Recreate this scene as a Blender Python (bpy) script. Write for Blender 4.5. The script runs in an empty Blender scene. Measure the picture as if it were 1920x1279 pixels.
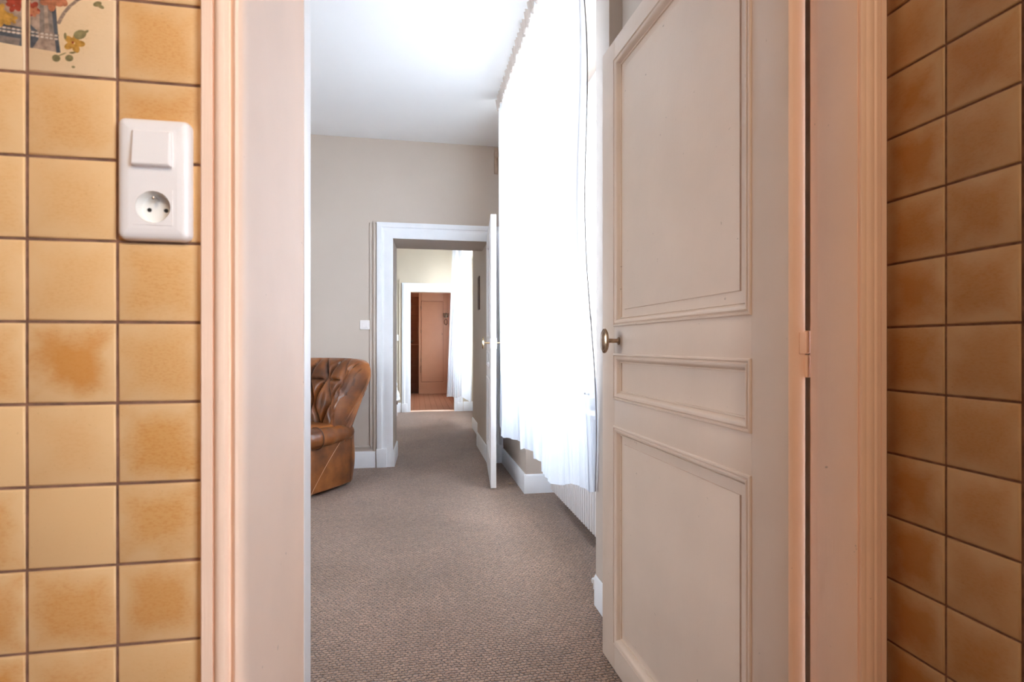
import bpy, bmesh, math, random
from mathutils import Vector, Matrix
random.seed(7)
S = bpy.context.scene
C = S.collection
PI = math.pi

# ---------------------------------------------------------------- camera, sky, exposure
cam_d = bpy.data.cameras.new('camera'); cam = bpy.data.objects.new('camera', cam_d); C.objects.link(cam)
cam.location = (0, 0, 1.08)
TH = math.atan(0.18)
cam.rotation_euler = (PI/2, 0, TH - 2*TH)       # optical axis turned right of the enfilade axis
cam_d.sensor_width = 36; cam_d.lens = 36*1000/1920
cam_d.shift_y = 8.5/1920
cam_d.clip_start = 0.02
cam_d.dof.use_dof = True; cam_d.dof.focus_distance = 3.0; cam_d.dof.aperture_fstop = 7.1
S.camera = cam

W = bpy.data.worlds.new('sky'); S.world = W; W.use_nodes = True
bg = W.node_tree.nodes['Background']
bg.inputs[0].default_value = (0.85, 0.93, 1.04, 1); bg.inputs[1].default_value = 5.0
S.view_settings.view_transform = 'Standard'; S.view_settings.look = 'None'
S.view_settings.gamma = 1; S.view_settings.use_curve_mapping = False
S.view_settings.exposure = 2.3
S.cycles.max_bounces = 14; S.cycles.diffuse_bounces = 9; S.cycles.transparent_max_bounces = 16
S.cycles.transmission_bounces = 10
S.cycles.sample_clamp_indirect = 12
S.cycles.caustics_reflective = False; S.cycles.caustics_refractive = False

def portal(name, loc, sy, sz):                   # marks a window opening for the sky sampling
    l = bpy.data.lights.new(name, 'AREA'); l.shape = 'RECTANGLE'; l.size = sz; l.size_y = sy
    l.cycles.is_portal = True
    o = bpy.data.objects.new(name, l); C.objects.link(o); o.location = loc
    o.rotation_euler = (0, PI/2, 0)              # -Z of the lamp towards -X (into the house)
    return o
portal('sky_portal', (1.24, 2.965, 1.82), 1.62, 2.0)
portal('sky_portal', (1.24, 7.75, 1.6), 1.3, 1.6)
portal('sky_portal', (-3.14, 2.0, 1.55), 1.0, 1.4).rotation_euler = (0, -PI/2, 0)
ll = bpy.data.lights.new('warm_fill_light', 'AREA'); ll.shape = 'DISK'; ll.size = .22; ll.energy = 3.6; ll.color = (1, .80, .60)  # unseen fill added to brighten and warm the near room
lo = bpy.data.objects.new('warm_fill_light', ll); C.objects.link(lo); lo.location = (.10, -.85, 2.40); lo.rotation_euler = (math.radians(38), 0, math.radians(12))
portal('sky_portal', (1.24, -0.80, 1.55), 1.5, 1.6)
portal('sky_portal', (1.24, 10.5, 1.5), 1.15, 1.5)

# ---------------------------------------------------------------- materials
def new_mat(name):
    m = bpy.data.materials.new(name); m.use_nodes = True
    n = m.node_tree; b = n.nodes['Principled BSDF']
    return m, n, b
def N(n, t, **kw):
    x = n.nodes.new(t)
    for k, v in kw.items(): setattr(x, k, v)
    return x
def noise(n, scale, detail=3, vec=None, rough=.5):
    x = N(n, 'ShaderNodeTexNoise'); x.inputs['Scale'].default_value = scale
    x.inputs['Detail'].default_value = detail; x.inputs['Roughness'].default_value = rough
    if vec is not None: n.links.new(vec, x.inputs['Vector'])
    return x
def ramp(n, src, stops):
    r = N(n, 'ShaderNodeValToRGB')
    el = r.color_ramp.elements
    while len(el) < len(stops): el.new(.5)
    for e, (p, c) in zip(el, stops):
        e.position = p; e.color = (c, c, c, 1) if isinstance(c, (int, float)) else (*c, 1)
    n.links.new(src, r.inputs[0]); return r
def bump(n, b, src, strength, dist=.001):
    x = N(n, 'ShaderNodeBump'); x.inputs['Strength'].default_value = strength
    x.inputs['Distance'].default_value = dist
    n.links.new(src, x.inputs['Height']); n.links.new(x.outputs[0], b.inputs['Normal']); return x
def mixc(n, f, a, b_, mode='MIX'):
    x = N(n, 'ShaderNodeMix', data_type='RGBA', blend_type=mode)
    for sock, v in ((x.inputs[0], f), (x.inputs[6], a), (x.inputs[7], b_)):
        if hasattr(v, 'default_value') or hasattr(v, 'links'): n.links.new(v, sock)
        elif isinstance(v, (int, float)): sock.default_value = v
        else: sock.default_value = (*v, 1)
    return x.outputs[2]
def math_(n, op, a, b_=None):
    x = N(n, 'ShaderNodeMath', operation=op)
    for i, v in enumerate((a, b_)):
        if v is None: continue
        if isinstance(v, (int, float)): x.inputs[i].default_value = v
        else: n.links.new(v, x.inputs[i])
    return x.outputs[0]

def paint(name, col, rough=.45, var=.04, bump_s=.25, scale=9, stroke=False, spots=0):
    m, n, b = new_mat(name)
    tc = N(n, 'ShaderNodeTexCoord')
    vec = tc.outputs['Object']
    a = noise(n, scale, 4, vec)
    lo = tuple(c*(1-var) for c in col); hi = tuple(min(1, c*(1+var)) for c in col)
    r = ramp(n, a.outputs[0], [(.3, lo), (.7, hi)])
    out = r.outputs[0]
    if spots:
        sp = noise(n, 55, 2, vec); k = ramp(n, sp.outputs[0], [(.755, 0), (.78, 1)])
        out = mixc(n, math_(n, 'MULTIPLY', k.outputs[0], spots), out, (.22, .15, .10))
    n.links.new(out, b.inputs['Base Color'])
    b.inputs['Roughness'].default_value = rough
    if stroke:
        mp = N(n, 'ShaderNodeMapping'); mp.inputs['Scale'].default_value = (1, 1, .04)
        n.links.new(vec, mp.inputs[0]); w = noise(n, 350, 3, mp.outputs[0])
        w2 = noise(n, 26, 4, vec)
        bump(n, b, math_(n, 'ADD', w.outputs[0], math_(n, 'MULTIPLY', w2.outputs[0], 2.5)), bump_s, .0006)
    else:
        w = noise(n, 160, 3, vec); bump(n, b, w.outputs[0], bump_s, .0008)
    return m

M = {}
M['hall_wall'] = paint('greige_wall_paint', (.57, .495, .43), .75, .02, .3, 3)
M['cream_wall'] = paint('cream_wall_paint', (.61, .535, .42), .75, .02, .3, 3)
M['ceiling'] = paint('ceiling_paint', (.84, .855, .87), .85, .012, .2, 2)
M['white_trim'] = paint('white_trim_paint', (.86, .89, .93), .38, .02, .3, 9, True, .3)
M['pink_trim'] = paint('pinkish_white_gloss_paint', (.89, .665, .52), .58, .03, .45, 6, True, .55)
M['door_paint'] = paint('old_cream_door_paint', (.67, .545, .445), .42, .035, .4, 5, True, .5)
M['door_white'] = paint('white_door_paint', (.82, .82, .83), .35, .02, .3, 6, True)
M['kitchen_white'] = paint('kitchen_ceiling_paint', (.40, .24, .12), .8, .02, .2, 2)
M['grout'] = paint('brown_grout', (.20, .105, .070), .95, .35, 1.0, 60)
M['plastic'] = paint('white_switch_plastic', (.83, .80, .79), .28, .005, .02, 5)
M['plastic_cup'] = paint('white_socket_plastic', (.80, .78, .74), .3, .005, .02, 5)
M['dark'] = paint('dark_hole', (.01, .01, .01), .8, .1, 0, 5)
M['radiator'] = paint('radiator_enamel', (.72, .69, .67), .35, .01, .05, 5)
M['pink_wood'] = paint('salmon_cupboard_paint', (.52, .28, .17), .5, .03, .2, 5)
M['pink_edge'] = paint('dark_salmon_gap', (.20, .085, .05), .8, .1, .2, 5)
M['sisal_dark'] = paint('threshold_brown', (.16, .11, .08), .8, .2, .4, 30)
M['fixture'] = paint('white_enamel_fixture', (.62, .52, .42), .3, .02, .05, 5)
M['dark_wood'] = paint('dark_brown_wood', (.10, .045, .028), .4, .2, .2, 30)
M['tan'] = paint('tan_plaster_bracket', (.50, .38, .28), .6, .1, .2, 30)
M['cloth'] = paint('white_cotton_cloth', (.82, .84, .88), .9, .02, .6, 40)
M['outside'] = paint('pale_stone_outside', (.55, .53, .50), .9, .1, .3, 2)

def metal(name, col, rough, tarnish=None):
    m, n, b = new_mat(name); tc = N(n, 'ShaderNodeTexCoord')
    b.inputs['Metallic'].default_value = 1; b.inputs['Roughness'].default_value = rough
    a = noise(n, 60, 4, tc.outputs['Object'])
    r = ramp(n, a.outputs[0], [(.35, tuple(c*.7 for c in col) if not tarnish else tarnish), (.65, col)])
    n.links.new(r.outputs[0], b.inputs['Base Color']); return m
M['brass'] = metal('aged_nickel_brass', (.46, .34, .24), .28, (.30, .20, .13))
M['gold'] = metal('polished_brass', (.80, .62, .38), .22)
M['chrome'] = metal('chrome', (.8, .8, .8), .12)
M['bronze'] = metal('dull_bronze', (.30, .22, .16), .4)

# tiles: each tile object carries two tones in its colour (r = how brown, g = how strong the cloudy centre, b = brightness)
def tile_mat(name, rim, gold, brown, rough=.3):
    m, n, b = new_mat(name)
    tc = N(n, 'ShaderNodeTexCoord'); oi = N(n, 'ShaderNodeObjectInfo')
    off = N(n, 'ShaderNodeVectorMath', operation='SCALE'); 
    cmb = N(n, 'ShaderNodeCombineXYZ')
    for i in range(3): n.links.new(oi.outputs['Random'], cmb.inputs[i])
    n.links.new(cmb.outputs[0], off.inputs[0]); off.inputs['Scale'].default_value = 37
    add = N(n, 'ShaderNodeVectorMath', operation='ADD')
    n.links.new(tc.outputs['Object'], add.inputs[0]); n.links.new(off.outputs[0], add.inputs[1])
    vec = add.outputs[0]
    sep = N(n, 'ShaderNodeSeparateXYZ'); n.links.new(tc.outputs['Object'], sep.inputs[0])
    ax = math_(n, 'ABSOLUTE', sep.outputs[0]); az = math_(n, 'ABSOLUTE', sep.outputs[2])
    mx = math_(n, 'MULTIPLY', math_(n, 'MAXIMUM', ax, az), 20.6)      # 0 centre .. 1 rim
    n1 = noise(n, 28, 3, vec); n2 = noise(n, 11, 2, vec)
    e = math_(n, 'ADD', mx, math_(n, 'MULTIPLY', math_(n, 'SUBTRACT', n1.outputs[0], .5), .9))
    e = math_(n, 'ADD', e, math_(n, 'MULTIPLY', math_(n, 'SUBTRACT', n2.outputs[0], .5), .85))
    cen = ramp(n, e, [(.35, .92), (1.0, 0)])
    sc = N(n, 'ShaderNodeSeparateColor'); n.links.new(oi.outputs['Color'], sc.inputs[0])
    core = mixc(n, sc.outputs[0], gold, brown)
    f = math_(n, 'MULTIPLY', cen.outputs[0], sc.outputs[1])
    base = mixc(n, f, rim, core)
    # fine mottling strokes and pits
    mp = N(n, 'ShaderNodeMapping'); mp.inputs['Scale'].default_value = (1, 1, 2.6); n.links.new(vec, mp.inputs[0])
    n3 = noise(n, 190, 3, mp.outputs[0], .65)
    k = ramp(n, n3.outputs[0], [(.46, 0), (.66, 1)])
    base = mixc(n, math_(n, 'MULTIPLY', math_(n, 'MULTIPLY', k.outputs[0], f), .80), base, brown)
    n4 = noise(n, 420, 2, vec); k4 = ramp(n, n4.outputs[0], [(.70, 0), (.76, 1)])
    base = mixc(n, math_(n, 'MULTIPLY', k4.outputs[0], .35), base, tuple(c*.45 for c in brown))
    base = mixc(n, 1.0, base, sc.outputs[2], 'MULTIPLY')
    n.links.new(base, b.inputs['Base Color'])
    b.inputs['Roughness'].default_value = rough; b.inputs['Specular IOR Level'].default_value = .28
    bump(n, b, n2.outputs[0], .35, .004)
    return m
M['tile'] = tile_mat('amber_glazed_tile', (.71, .465, .235), (.66, .36, .115), (.56, .24, .055), .42)
M['tile_decor'] = tile_mat('plain_sand_glazed_tile', (.72, .52, .32), (.70, .49, .28), (.58, .38, .19))
M['terracotta'] = tile_mat('terracotta_floor_tile', (.32, .15, .085), (.30, .13, .07), (.24, .09, .045), .45)

def carpet():
    m, n, b = new_mat('woven_sisal_carpet')
    tc = N(n, 'ShaderNodeTexCoord')
    wob = noise(n, 9, 3, tc.outputs['Object'])
    v1 = N(n, 'ShaderNodeVectorMath', operation='MULTIPLY_ADD')
    n.links.new(wob.outputs['Color'], v1.inputs[0]); v1.inputs[1].default_value = (.018, .018, 0)
    n.links.new(tc.outputs['Object'], v1.inputs[2])
    wob2 = noise(n, 70, 2, tc.outputs['Object']); v2 = N(n, 'ShaderNodeVectorMath', operation='MULTIPLY_ADD')
    n.links.new(wob2.outputs['Color'], v2.inputs[0]); v2.inputs[1].default_value = (.022, .015, 0); n.links.new(v1.outputs[0], v2.inputs[2])
    br = N(n, 'ShaderNodeTexBrick'); n.links.new(v2.outputs[0], br.inputs['Vector'])
    br.inputs['Scale'].default_value = 1; br.inputs['Brick Width'].default_value = .018; br.inputs['Row Height'].default_value = .0135
    br.inputs['Mortar Size'].default_value = .0034; br.inputs['Mortar Smooth'].default_value = 1; br.inputs['Bias'].default_value = 0
    br.inputs['Color1'].default_value = (.30, .30, .30, 1); br.inputs['Color2'].default_value = (1, 1, 1, 1); br.inputs['Mortar'].default_value = (0, 0, 0, 1)
    fib = noise(n, 330, 3, tc.outputs['Object'], .7)
    big = noise(n, 1.7, 4, tc.outputs['Object'])
    hi = ramp(n, big.outputs[0], [(.33, (.350, .220, .150)), (.68, (.480, .308, .220))])
    lp = mixc(n, fib.outputs[0], (.40, .37, .35), (1.75, 1.78, 1.78))
    col = mixc(n, 1, hi.outputs[0], lp, 'MULTIPLY')
    tone = mixc(n, br.outputs['Color'], (.70, .68, .66), (1.22, 1.22, 1.22))
    col = mixc(n, 1, col, tone, 'MULTIPLY')
    dn = noise(n, 75, 2, tc.outputs['Object']); dk = ramp(n, dn.outputs[0], [(.36, .25), (.60, 1)])
    col = mixc(n, math_(n, 'MULTIPLY', math_(n, 'MULTIPLY', br.outputs['Fac'], dk.outputs[0]), .92), col, (.060, .038, .028))
    st = noise(n, 14, 2, tc.outputs['Object']); ks = ramp(n, st.outputs[0], [(.74, 0), (.79, 1)])
    col = mixc(n, math_(n, 'MULTIPLY', ks.outputs[0], .35), col, (.10, .07, .05))
    n.links.new(col, b.inputs['Base Color'])
    b.inputs['Roughness'].default_value = .52
    b.inputs['Sheen Weight'].default_value = .3; b.inputs['Sheen Roughness'].default_value = .35
    b.inputs['Specular IOR Level'].default_value = .42
    h = math_(n, 'SUBTRACT', 1.0, br.outputs['Fac'])
    h = math_(n, 'ADD', h, math_(n, 'MULTIPLY', fib.outputs[0], .6))
    bump(n, b, h, 1.0, .007)
    return m
M['carpet'] = carpet()

def leather():
    m, n, b = new_mat('brown_leather'); tc = N(n, 'ShaderNodeTexCoord')
    a = noise(n, 6, 4, tc.outputs['Object'])
    r = ramp(n, a.outputs[0], [(.30, (.085, .026, .009)), (.50, (.20, .064, .016)), (.72, (.36, .125, .032))])
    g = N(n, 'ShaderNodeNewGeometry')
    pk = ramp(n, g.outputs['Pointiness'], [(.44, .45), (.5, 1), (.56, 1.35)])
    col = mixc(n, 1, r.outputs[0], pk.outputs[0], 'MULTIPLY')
    n.links.new(col, b.inputs['Base Color'])
    b.inputs['Roughness'].default_value = .33
    b.inputs['Coat Weight'].default_value = .3; b.inputs['Coat Roughness'].default_value = .22
    w = noise(n, 240, 3, tc.outputs['Object']); w2 = noise(n, 18, 3, tc.outputs['Object'])
    bump(n, b, math_(n, 'ADD', w.outputs[0], math_(n, 'MULTIPLY', w2.outputs[0], 3)), .35, .002)
    return m
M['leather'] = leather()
M['welt'] = paint('pale_leather_welt', (.50, .26, .13), .5, .1, .2, 30)

def sheer(name, col, transp, transl):
    m, n, b = new_mat(name)
    out = n.nodes['Material Output']; n.nodes.remove(b)
    tc = N(n, 'ShaderNodeTexCoord')
    d = N(n, 'ShaderNodeBsdfDiffuse'); t = N(n, 'ShaderNodeBsdfTranslucent'); tr = N(n, 'ShaderNodeBsdfTransparent')
    d.inputs[0].default_value = (*col, 1); t.inputs[0].default_value = (*col, 1)
    w = noise(n, 500, 2, tc.outputs['Object'])
    bp = N(n, 'ShaderNodeBump'); bp.inputs['Strength'].default_value = .2; bp.inputs['Distance'].default_value = .0005
    n.links.new(w.outputs[0], bp.inputs['Height'])
    n.links.new(bp.outputs[0], d.inputs['Normal'])
    a = N(n, 'ShaderNodeMixShader'); a.inputs[0].default_value = transl
    n.links.new(d.outputs[0], a.inputs[1]); n.links.new(t.outputs[0], a.inputs[2])
    c = N(n, 'ShaderNodeMixShader'); c.inputs[0].default_value = transp
    n.links.new(a.outputs[0], c.inputs[1]); n.links.new(tr.outputs[0], c.inputs[2])
    n.links.new(c.outputs[0], out.inputs[0]); return m
M['sheer'] = sheer('white_voile', (.84, .87, .92), .20, .55)
M['sheer_hem'] = sheer('white_voile_doubled_hem', (.66, .71, .79), .10, .42)
M['heading'] = sheer('gathered_heading_tape', (.66, .60, .56), .0, .25)
M['hem_line'] = paint('grey_hem_stitching', (.40, .41, .44), .9, .05, .1, 30)

def glass():
    m, n, b = new_mat('window_glass'); out = n.nodes['Material Output']; n.nodes.remove(b)
    t = N(n, 'ShaderNodeBsdfTransparent'); t.inputs[0].default_value = (.97, .98, .98, 1)
    g = N(n, 'ShaderNodeBsdfGlossy'); g.inputs['Roughness'].default_value = .02
    x = N(n, 'ShaderNodeMixShader'); x.inputs[0].default_value = .07
    n.links.new(t.outputs[0], x.inputs[1]); n.links.new(g.outputs[0], x.inputs[2]); n.links.new(x.outputs[0], out.inputs[0])
    return m
M['glass'] = glass()
def flat(name, col):
    m, n, b = new_mat(name); tc = N(n, 'ShaderNodeTexCoord')
    a = noise(n, 150, 3, tc.outputs['Object'])
    r = ramp(n, a.outputs[0], [(.3, tuple(c*.50 for c in col)), (.7, tuple(min(1, c*.95) for c in col))])
    n.links.new(r.outputs[0], b.inputs['Base Color']); b.inputs['Roughness'].default_value = .3
    return m
P = {'grey': flat('print_pewter', (.30, .235, .19)), 'blue': flat('print_slate_blue', (.115, .125, .14)),
     'red': flat('print_red', (.42, .07, .04)), 'coral': flat('print_coral', (.60, .22, .11)), 'yel': flat('print_yellow', (.66, .34, .07)),
     'green': flat('print_leaf_green', (.32, .26, .12)), 'white': flat('print_cream', (.75, .62, .50)), 'hand': flat('print_handle', (.33, .23, .17)),
     'pale': flat('print_pewter_light', (.46, .32, .235))}

# ---------------------------------------------------------------- mesh helpers
class MB:
    def __init__(s): s.v = []; s.f = []; s.mi = []; s.m = 0
    def add(s, vs, fs):
        o = len(s.v); s.v += [tuple(v) for v in vs]
        for f in fs: s.f.append(tuple(i+o for i in f)); s.mi.append(s.m)
        return s
    def box(s, x0, x1, y0, y1, z0, z1):
        return s.add([(x, y, z) for z in (z0, z1) for x, y in ((x0, y0), (x1, y0), (x1, y1), (x0, y1))],
              [(0,3,2,1), (4,5,6,7), (0,1,5,4), (1,2,6,5), (2,3,7,6), (3,0,4,7)])
    def prism(s, poly, z0, z1):                   # plan polygon extruded up
        n = len(poly)
        return s.add([(x, y, z0) for x, y in poly] + [(x, y, z1) for x, y in poly],
              [tuple(range(n))[::-1], tuple(range(n, 2*n))] + [(i, (i+1) % n, (i+1) % n+n, i+n) for i in range(n)])
    def sweep(s, prof, p0, p1, nx, ny):           # profile [(a,b)] in the plane nx,ny swept straight from p0 to p1
        p0, p1, nx, ny = map(Vector, (p0, p1, nx, ny)); n = len(prof)
        vs = [p + nx*a + ny*b for p in (p0, p1) for a, b in prof]
        return s.add(vs, [tuple(range(n))[::-1], tuple(range(n, 2*n))] + [(i, (i+1) % n, (i+1) % n+n, i+n) for i in range(n)])
    def frame(s, x0, x1, z0, z1, prof, cap=False, sgn=1):   # profile [(inset, out)] round a rectangle in XZ, out along +Y*sgn
        k = len(prof); vs = []
        for d, y in prof: vs += [(x0+d, y*sgn, z0+d), (x1-d, y*sgn, z0+d), (x1-d, y*sgn, z1-d), (x0+d, y*sgn, z1-d)]
        fs = [(4*i+j, 4*i+(j+1) % 4, 4*i+4+(j+1) % 4, 4*i+4+j) for i in range(k-1) for j in range(4)]
        if cap: fs.append((4*k-4, 4*k-3, 4*k-2, 4*k-1))
        return s.add(vs, fs)
    def tube(s, pts, r, n=8, closed=False):
        pts = [Vector(p) for p in pts]; rs = r if isinstance(r, (list, tuple)) else [r]*len(pts)
        vs = []; up = Vector((0, 0, 1)); prev = None
        for i, p in enumerate(pts):
            a = pts[max(0, i-1)]; b = pts[min(len(pts)-1, i+1)]; t = (b-a).normalized()
            if prev is None:
                u = t.cross(up); u = u if u.length > .01 else t.cross(Vector((1, 0, 0)))
            else: u = prev - t*prev.dot(t)
            u.normalize(); prev = u; w = t.cross(u)
            vs += [p + (u*math.cos(2*PI*j/n) + w*math.sin(2*PI*j/n))*rs[i] for j in range(n)]
        k = len(pts)
        fs = [(i*n+j, i*n+(j+1) % n, (i+1)*n+(j+1) % n, (i+1)*n+j) for i in range(k-1) for j in range(n)]
        fs += [tuple(range(n))[::-1], tuple(range((k-1)*n, k*n))]
        return s.add(vs, fs)
    def lathe(s, prof, n=24, axis='z', c=(0, 0, 0), sx=1, sy=1):   # profile [(r, h)]
        vs = []
        for r, h in prof:
            for j in range(n):
                a = 2*PI*j/n; p = (r*math.cos(a)*sx, r*math.sin(a)*sy, h)
                if axis == 'y': p = (p[0], h, p[1])
                if axis == 'x': p = (h, p[0], p[1])
                vs.append((p[0]+c[0], p[1]+c[1], p[2]+c[2]))
        k = len(prof)
        fs = [(i*n+j, i*n+(j+1) % n, (i+1)*n+(j+1) % n, (i+1)*n+j) for i in range(k-1) for j in range(n)]
        fs += [tuple(range(n))[::-1], tuple(range((k-1)*n, k*n))]
        return s.add(vs, fs)
    def grid(s, fn, nu, nv, cu=False):
        vs = [fn(i/nu, j/nv) for j in range(nv+1) for i in range(nu+1)]
        w = nu+1
        return s.add(vs, [(j*w+i, j*w+i+1, (j+1)*w+i+1, (j+1)*w+i) for j in range(nv) for i in range(nu)])
    def mesh(s, name, mats, smooth=35, bevel=0, recalc=True):
        me = bpy.data.meshes.new(name); me.from_pydata(s.v, [], s.f)
        for m in (mats if isinstance(mats, list) else [mats]): me.materials.append(m)
        for p, i in zip(me.polygons, s.mi): p.material_index = i
        bm = bmesh.new(); bm.from_mesh(me)
        if recalc: bmesh.ops.recalc_face_normals(bm, faces=bm.faces)
        if bevel:
            ed = [e for e in bm.edges if len(e.link_faces) == 2 and e.calc_face_angle(0) > .5]
            bmesh.ops.bevel(bm, geom=ed, offset=bevel, segments=2, affect='EDGES', profile=.6)
        bm.to_mesh(me); bm.free()
        if smooth:
            me.shade_smooth(); me.set_sharp_from_angle(angle=math.radians(smooth))
        return me

def link(name, me, parent=None, loc=(0, 0, 0), rotz=0, **props):
    o = bpy.data.objects.new(name, me); C.objects.link(o)
    o.location = loc; o.rotation_euler = (0, 0, rotz)
    if parent is not None: o.parent = parent
    for k, v in props.items(): o[k] = v
    return o
def obj(name, mb, mats, parent=None, loc=(0, 0, 0), rotz=0, smooth=35, bevel=0, recalc=True, **props):
    return link(name, mb.mesh(name, mats, smooth, bevel, recalc), parent, loc, rotz, **props)
def struct(name, mb, mats, **kw): return obj(name, mb, mats, kind='structure', **kw)
def thing(name, label, cat, loc=(0, 0, 0), rotz=0, group=None):
    o = bpy.data.objects.new(name, None); C.objects.link(o); o.empty_display_size = .05
    o.location = loc; o.rotation_euler = (0, 0, rotz); o['label'] = label; o['category'] = cat
    if group: o['group'] = group
    return o

# ---------------------------------------------------------------- dimensions (metres; Y runs down the enfilade)
YF = .7425          # tiled face of the wall round the first doorway
XR = .7505          # tiled side wall on the right
YH = 1.186          # hall side of the first wall
YB = 4.87           # back wall of the hall
YB2 = 5.36          # its other side
YC = 8.81           # back wall of the second room
CEIL = 2.915
OL, OR_ = -.219, .682   # first doorway

# ---------------------------------------------------------------- floors and ceilings
floor = struct('floor', MB().box(-3.1, 1.35, .95, YC, -.05, 0), M['carpet'])
f2 = struct('floor', MB().box(-1.9, 1.35, -2.3, .95, -.05, -.004), M['grout'])
f3 = struct('floor', MB().box(-1.7, 1.35, YC, 12.6, -.05, -.004), M['grout'])
fm = MB().frame(-.0985, .0985, -.0985, .0985, [(0, 0), (0, .002), (.002, .004)], True).mesh('floor_tile', M['terracotta'])
for v in fm.vertices: v.co = Vector((v.co.x, -v.co.z, v.co.y-.004))
# kitchen floor tiles under the camera and behind it
k = 0
for i in range(12):
    for j in range(15):
        x = -1.75 + .2*i; y = -2.1 + .2*j
        if x < .70 and y < .68:
            o = link('floor_tile', fm, f2, (x, y, 0)); o.color = (random.random(), .6, .9, 1)
# bathroom floor tiles, too small to pick apart
mb = MB()
for i in range(22):
    for j in range(34):
        x = -1.2 + .101*i; y = YC + .05 + .101*j
        mb.box(x-.048, x+.048, y-.048, y+.048, -.004, .001)
obj('floor_tiles', mb, M['terracotta'], f3, kind='stuff').color = (.6, .5, 1.0, 1)
struct('ceiling', MB().box(-3.1, 1.3, YH-.2, YB+.2, CEIL, CEIL+.08), M['ceiling'])
struct('ceiling', MB().box(-3.1, 1.3, YB+.2, YC+.1, CEIL, CEIL+.08), M['ceiling'])
struct('ceiling', MB().box(-1.9, 1.3, -2.3, YH-.2, 2.62, 2.70), M['kitchen_white'])
struct('ceiling', MB().box(-1.7, 1.3, YC+.1, 12.6, 2.62, 2.70), M['kitchen_white'])

struct('ground', MB().box(-60, 60, -50, 70, -4.3, -4.0), M['outside'])

# ---------------------------------------------------------------- kitchen shell with tiled walls
front = struct('wall_front', MB().box(-1.8, OL-.012, YF, YH-.003, 0, CEIL).box(OL-.012, 1.2, YF, YH-.003, 2.13, CEIL), [M['grout']])
for p in front.data.polygons: p.material_index = 0
right = struct('wall_right', MB().box(XR, 1.2, -.12, YF, 0, 2.62).box(XR, 1.2, -2.3, -1.50, 0, 2.62).box(XR, 1.2, -1.50, -.12, 0, .76)
               .box(XR, 1.2, -1.50, -.12, 2.34, 2.62), M['grout'])
kl = struct('wall_left', MB().box(-1.8, -1.7, -2.3, YF, 0, 2.62), paint('kitchen_wall_tan', (.20, .09, .03), .5, .1, .3, 10))
kb = struct('wall_back', MB().box(-1.8, 1.2, -2.4, -2.3, 0, 2.62), kl.data.materials[0])

TX, TZ = .0985, .1008       # tile pitch
TZ0 = 1.109                 # a joint height
def tile_mesh(w, h, name='tile'):
    j = .0018
    return MB().frame(-w/2+j, w/2-j, -h/2+j, h/2-j, [(0, -.003), (0, .0008), (.0010, .0022), (.0022, .0027)], True, -1).mesh(name, M['tile'])
tm = tile_mesh(TX, TZ)
tdm = tm.copy(); tdm.materials.clear(); tdm.materials.append(M['tile_decor'])
# tones read off the photograph: (column, row) -> (brown, cloud, brightness); column 0 = next to the casing
tone = {(0,5):(.3,.8,1.0),(0,4):(.3,.7,1.05),(0,3):(.5,.7,1.0),(0,1):(.1,.6,1.05),(0,0):(.15,.6,1.0),(0,-1):(.35,.9,.98),(0,-2):(.3,.8,.96),(0,-3):(.6,.8,.96),
        (0,-4):(.2,.25,.95),(0,-5):(.7,.9,.92),(0,2):(.2,.7,1.0),
        (1,3):(.2,.55,1.05),(1,2):(.1,.35,1.05),(1,1):(.1,.35,1.05),(1,0):(.9,1.0,.98),(1,-1):(.5,.25,1.0),(1,-2):(.2,.05,.97),(1,-3):(.55,.75,.97),(1,-4):(.7,.5,.95),(1,-5):(.5,.4,.93),
        (2,0):(.6,.7,1.0),(2,-1):(.1,.1,1.0),(2,-2):(.5,.8,.95),(2,-3):(.8,.9,.92),(2,-4):(.9,.9,.92),(2,3):(.2,.4,1.03),(2,2):(.1,.4,1.03),(2,1):(.2,.4,1.03)}
X0 = -.3664 + TX            # right end of column 0, tucked behind the casing
decor = {}
for c in range(10):
    for r in range(-11, 11):
        x = X0 - TX*(c+.5); z = TZ0 + TZ*(r-.5+0)
        if z < .05 or z > 2.16: continue
        dec = c in (1, 2) and r in (4, 5)
        o = link('tile', tdm if dec else tm, front, (x, YF, z))
        t = tone.get((c, r), (random.random()**1.5, random.uniform(.2, .95), random.uniform(.94, 1.04)))
        if dec: t = (.3, .3, 1.0)
        o.color = (t[0], t[1], t[2], 1)
        o.rotation_euler = (random.uniform(-.008, .008), random.uniform(-.003, .003), random.uniform(-.008, .008))
        if dec: decor[(c, r)] = o
# right wall: its shade is put into the tile tones, browner and darker
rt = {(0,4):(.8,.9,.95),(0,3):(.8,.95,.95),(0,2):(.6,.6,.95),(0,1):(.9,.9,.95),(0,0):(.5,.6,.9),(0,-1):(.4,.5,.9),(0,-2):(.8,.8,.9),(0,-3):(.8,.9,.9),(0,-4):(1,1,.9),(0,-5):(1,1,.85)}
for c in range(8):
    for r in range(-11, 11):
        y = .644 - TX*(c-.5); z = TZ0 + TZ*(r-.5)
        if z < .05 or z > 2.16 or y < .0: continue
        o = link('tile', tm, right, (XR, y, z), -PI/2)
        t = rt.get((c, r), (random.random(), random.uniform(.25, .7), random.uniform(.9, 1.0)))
        o.color = (.55+.45*t[0], min(1, t[1]+.25), t[2]*.70, 1)

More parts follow.
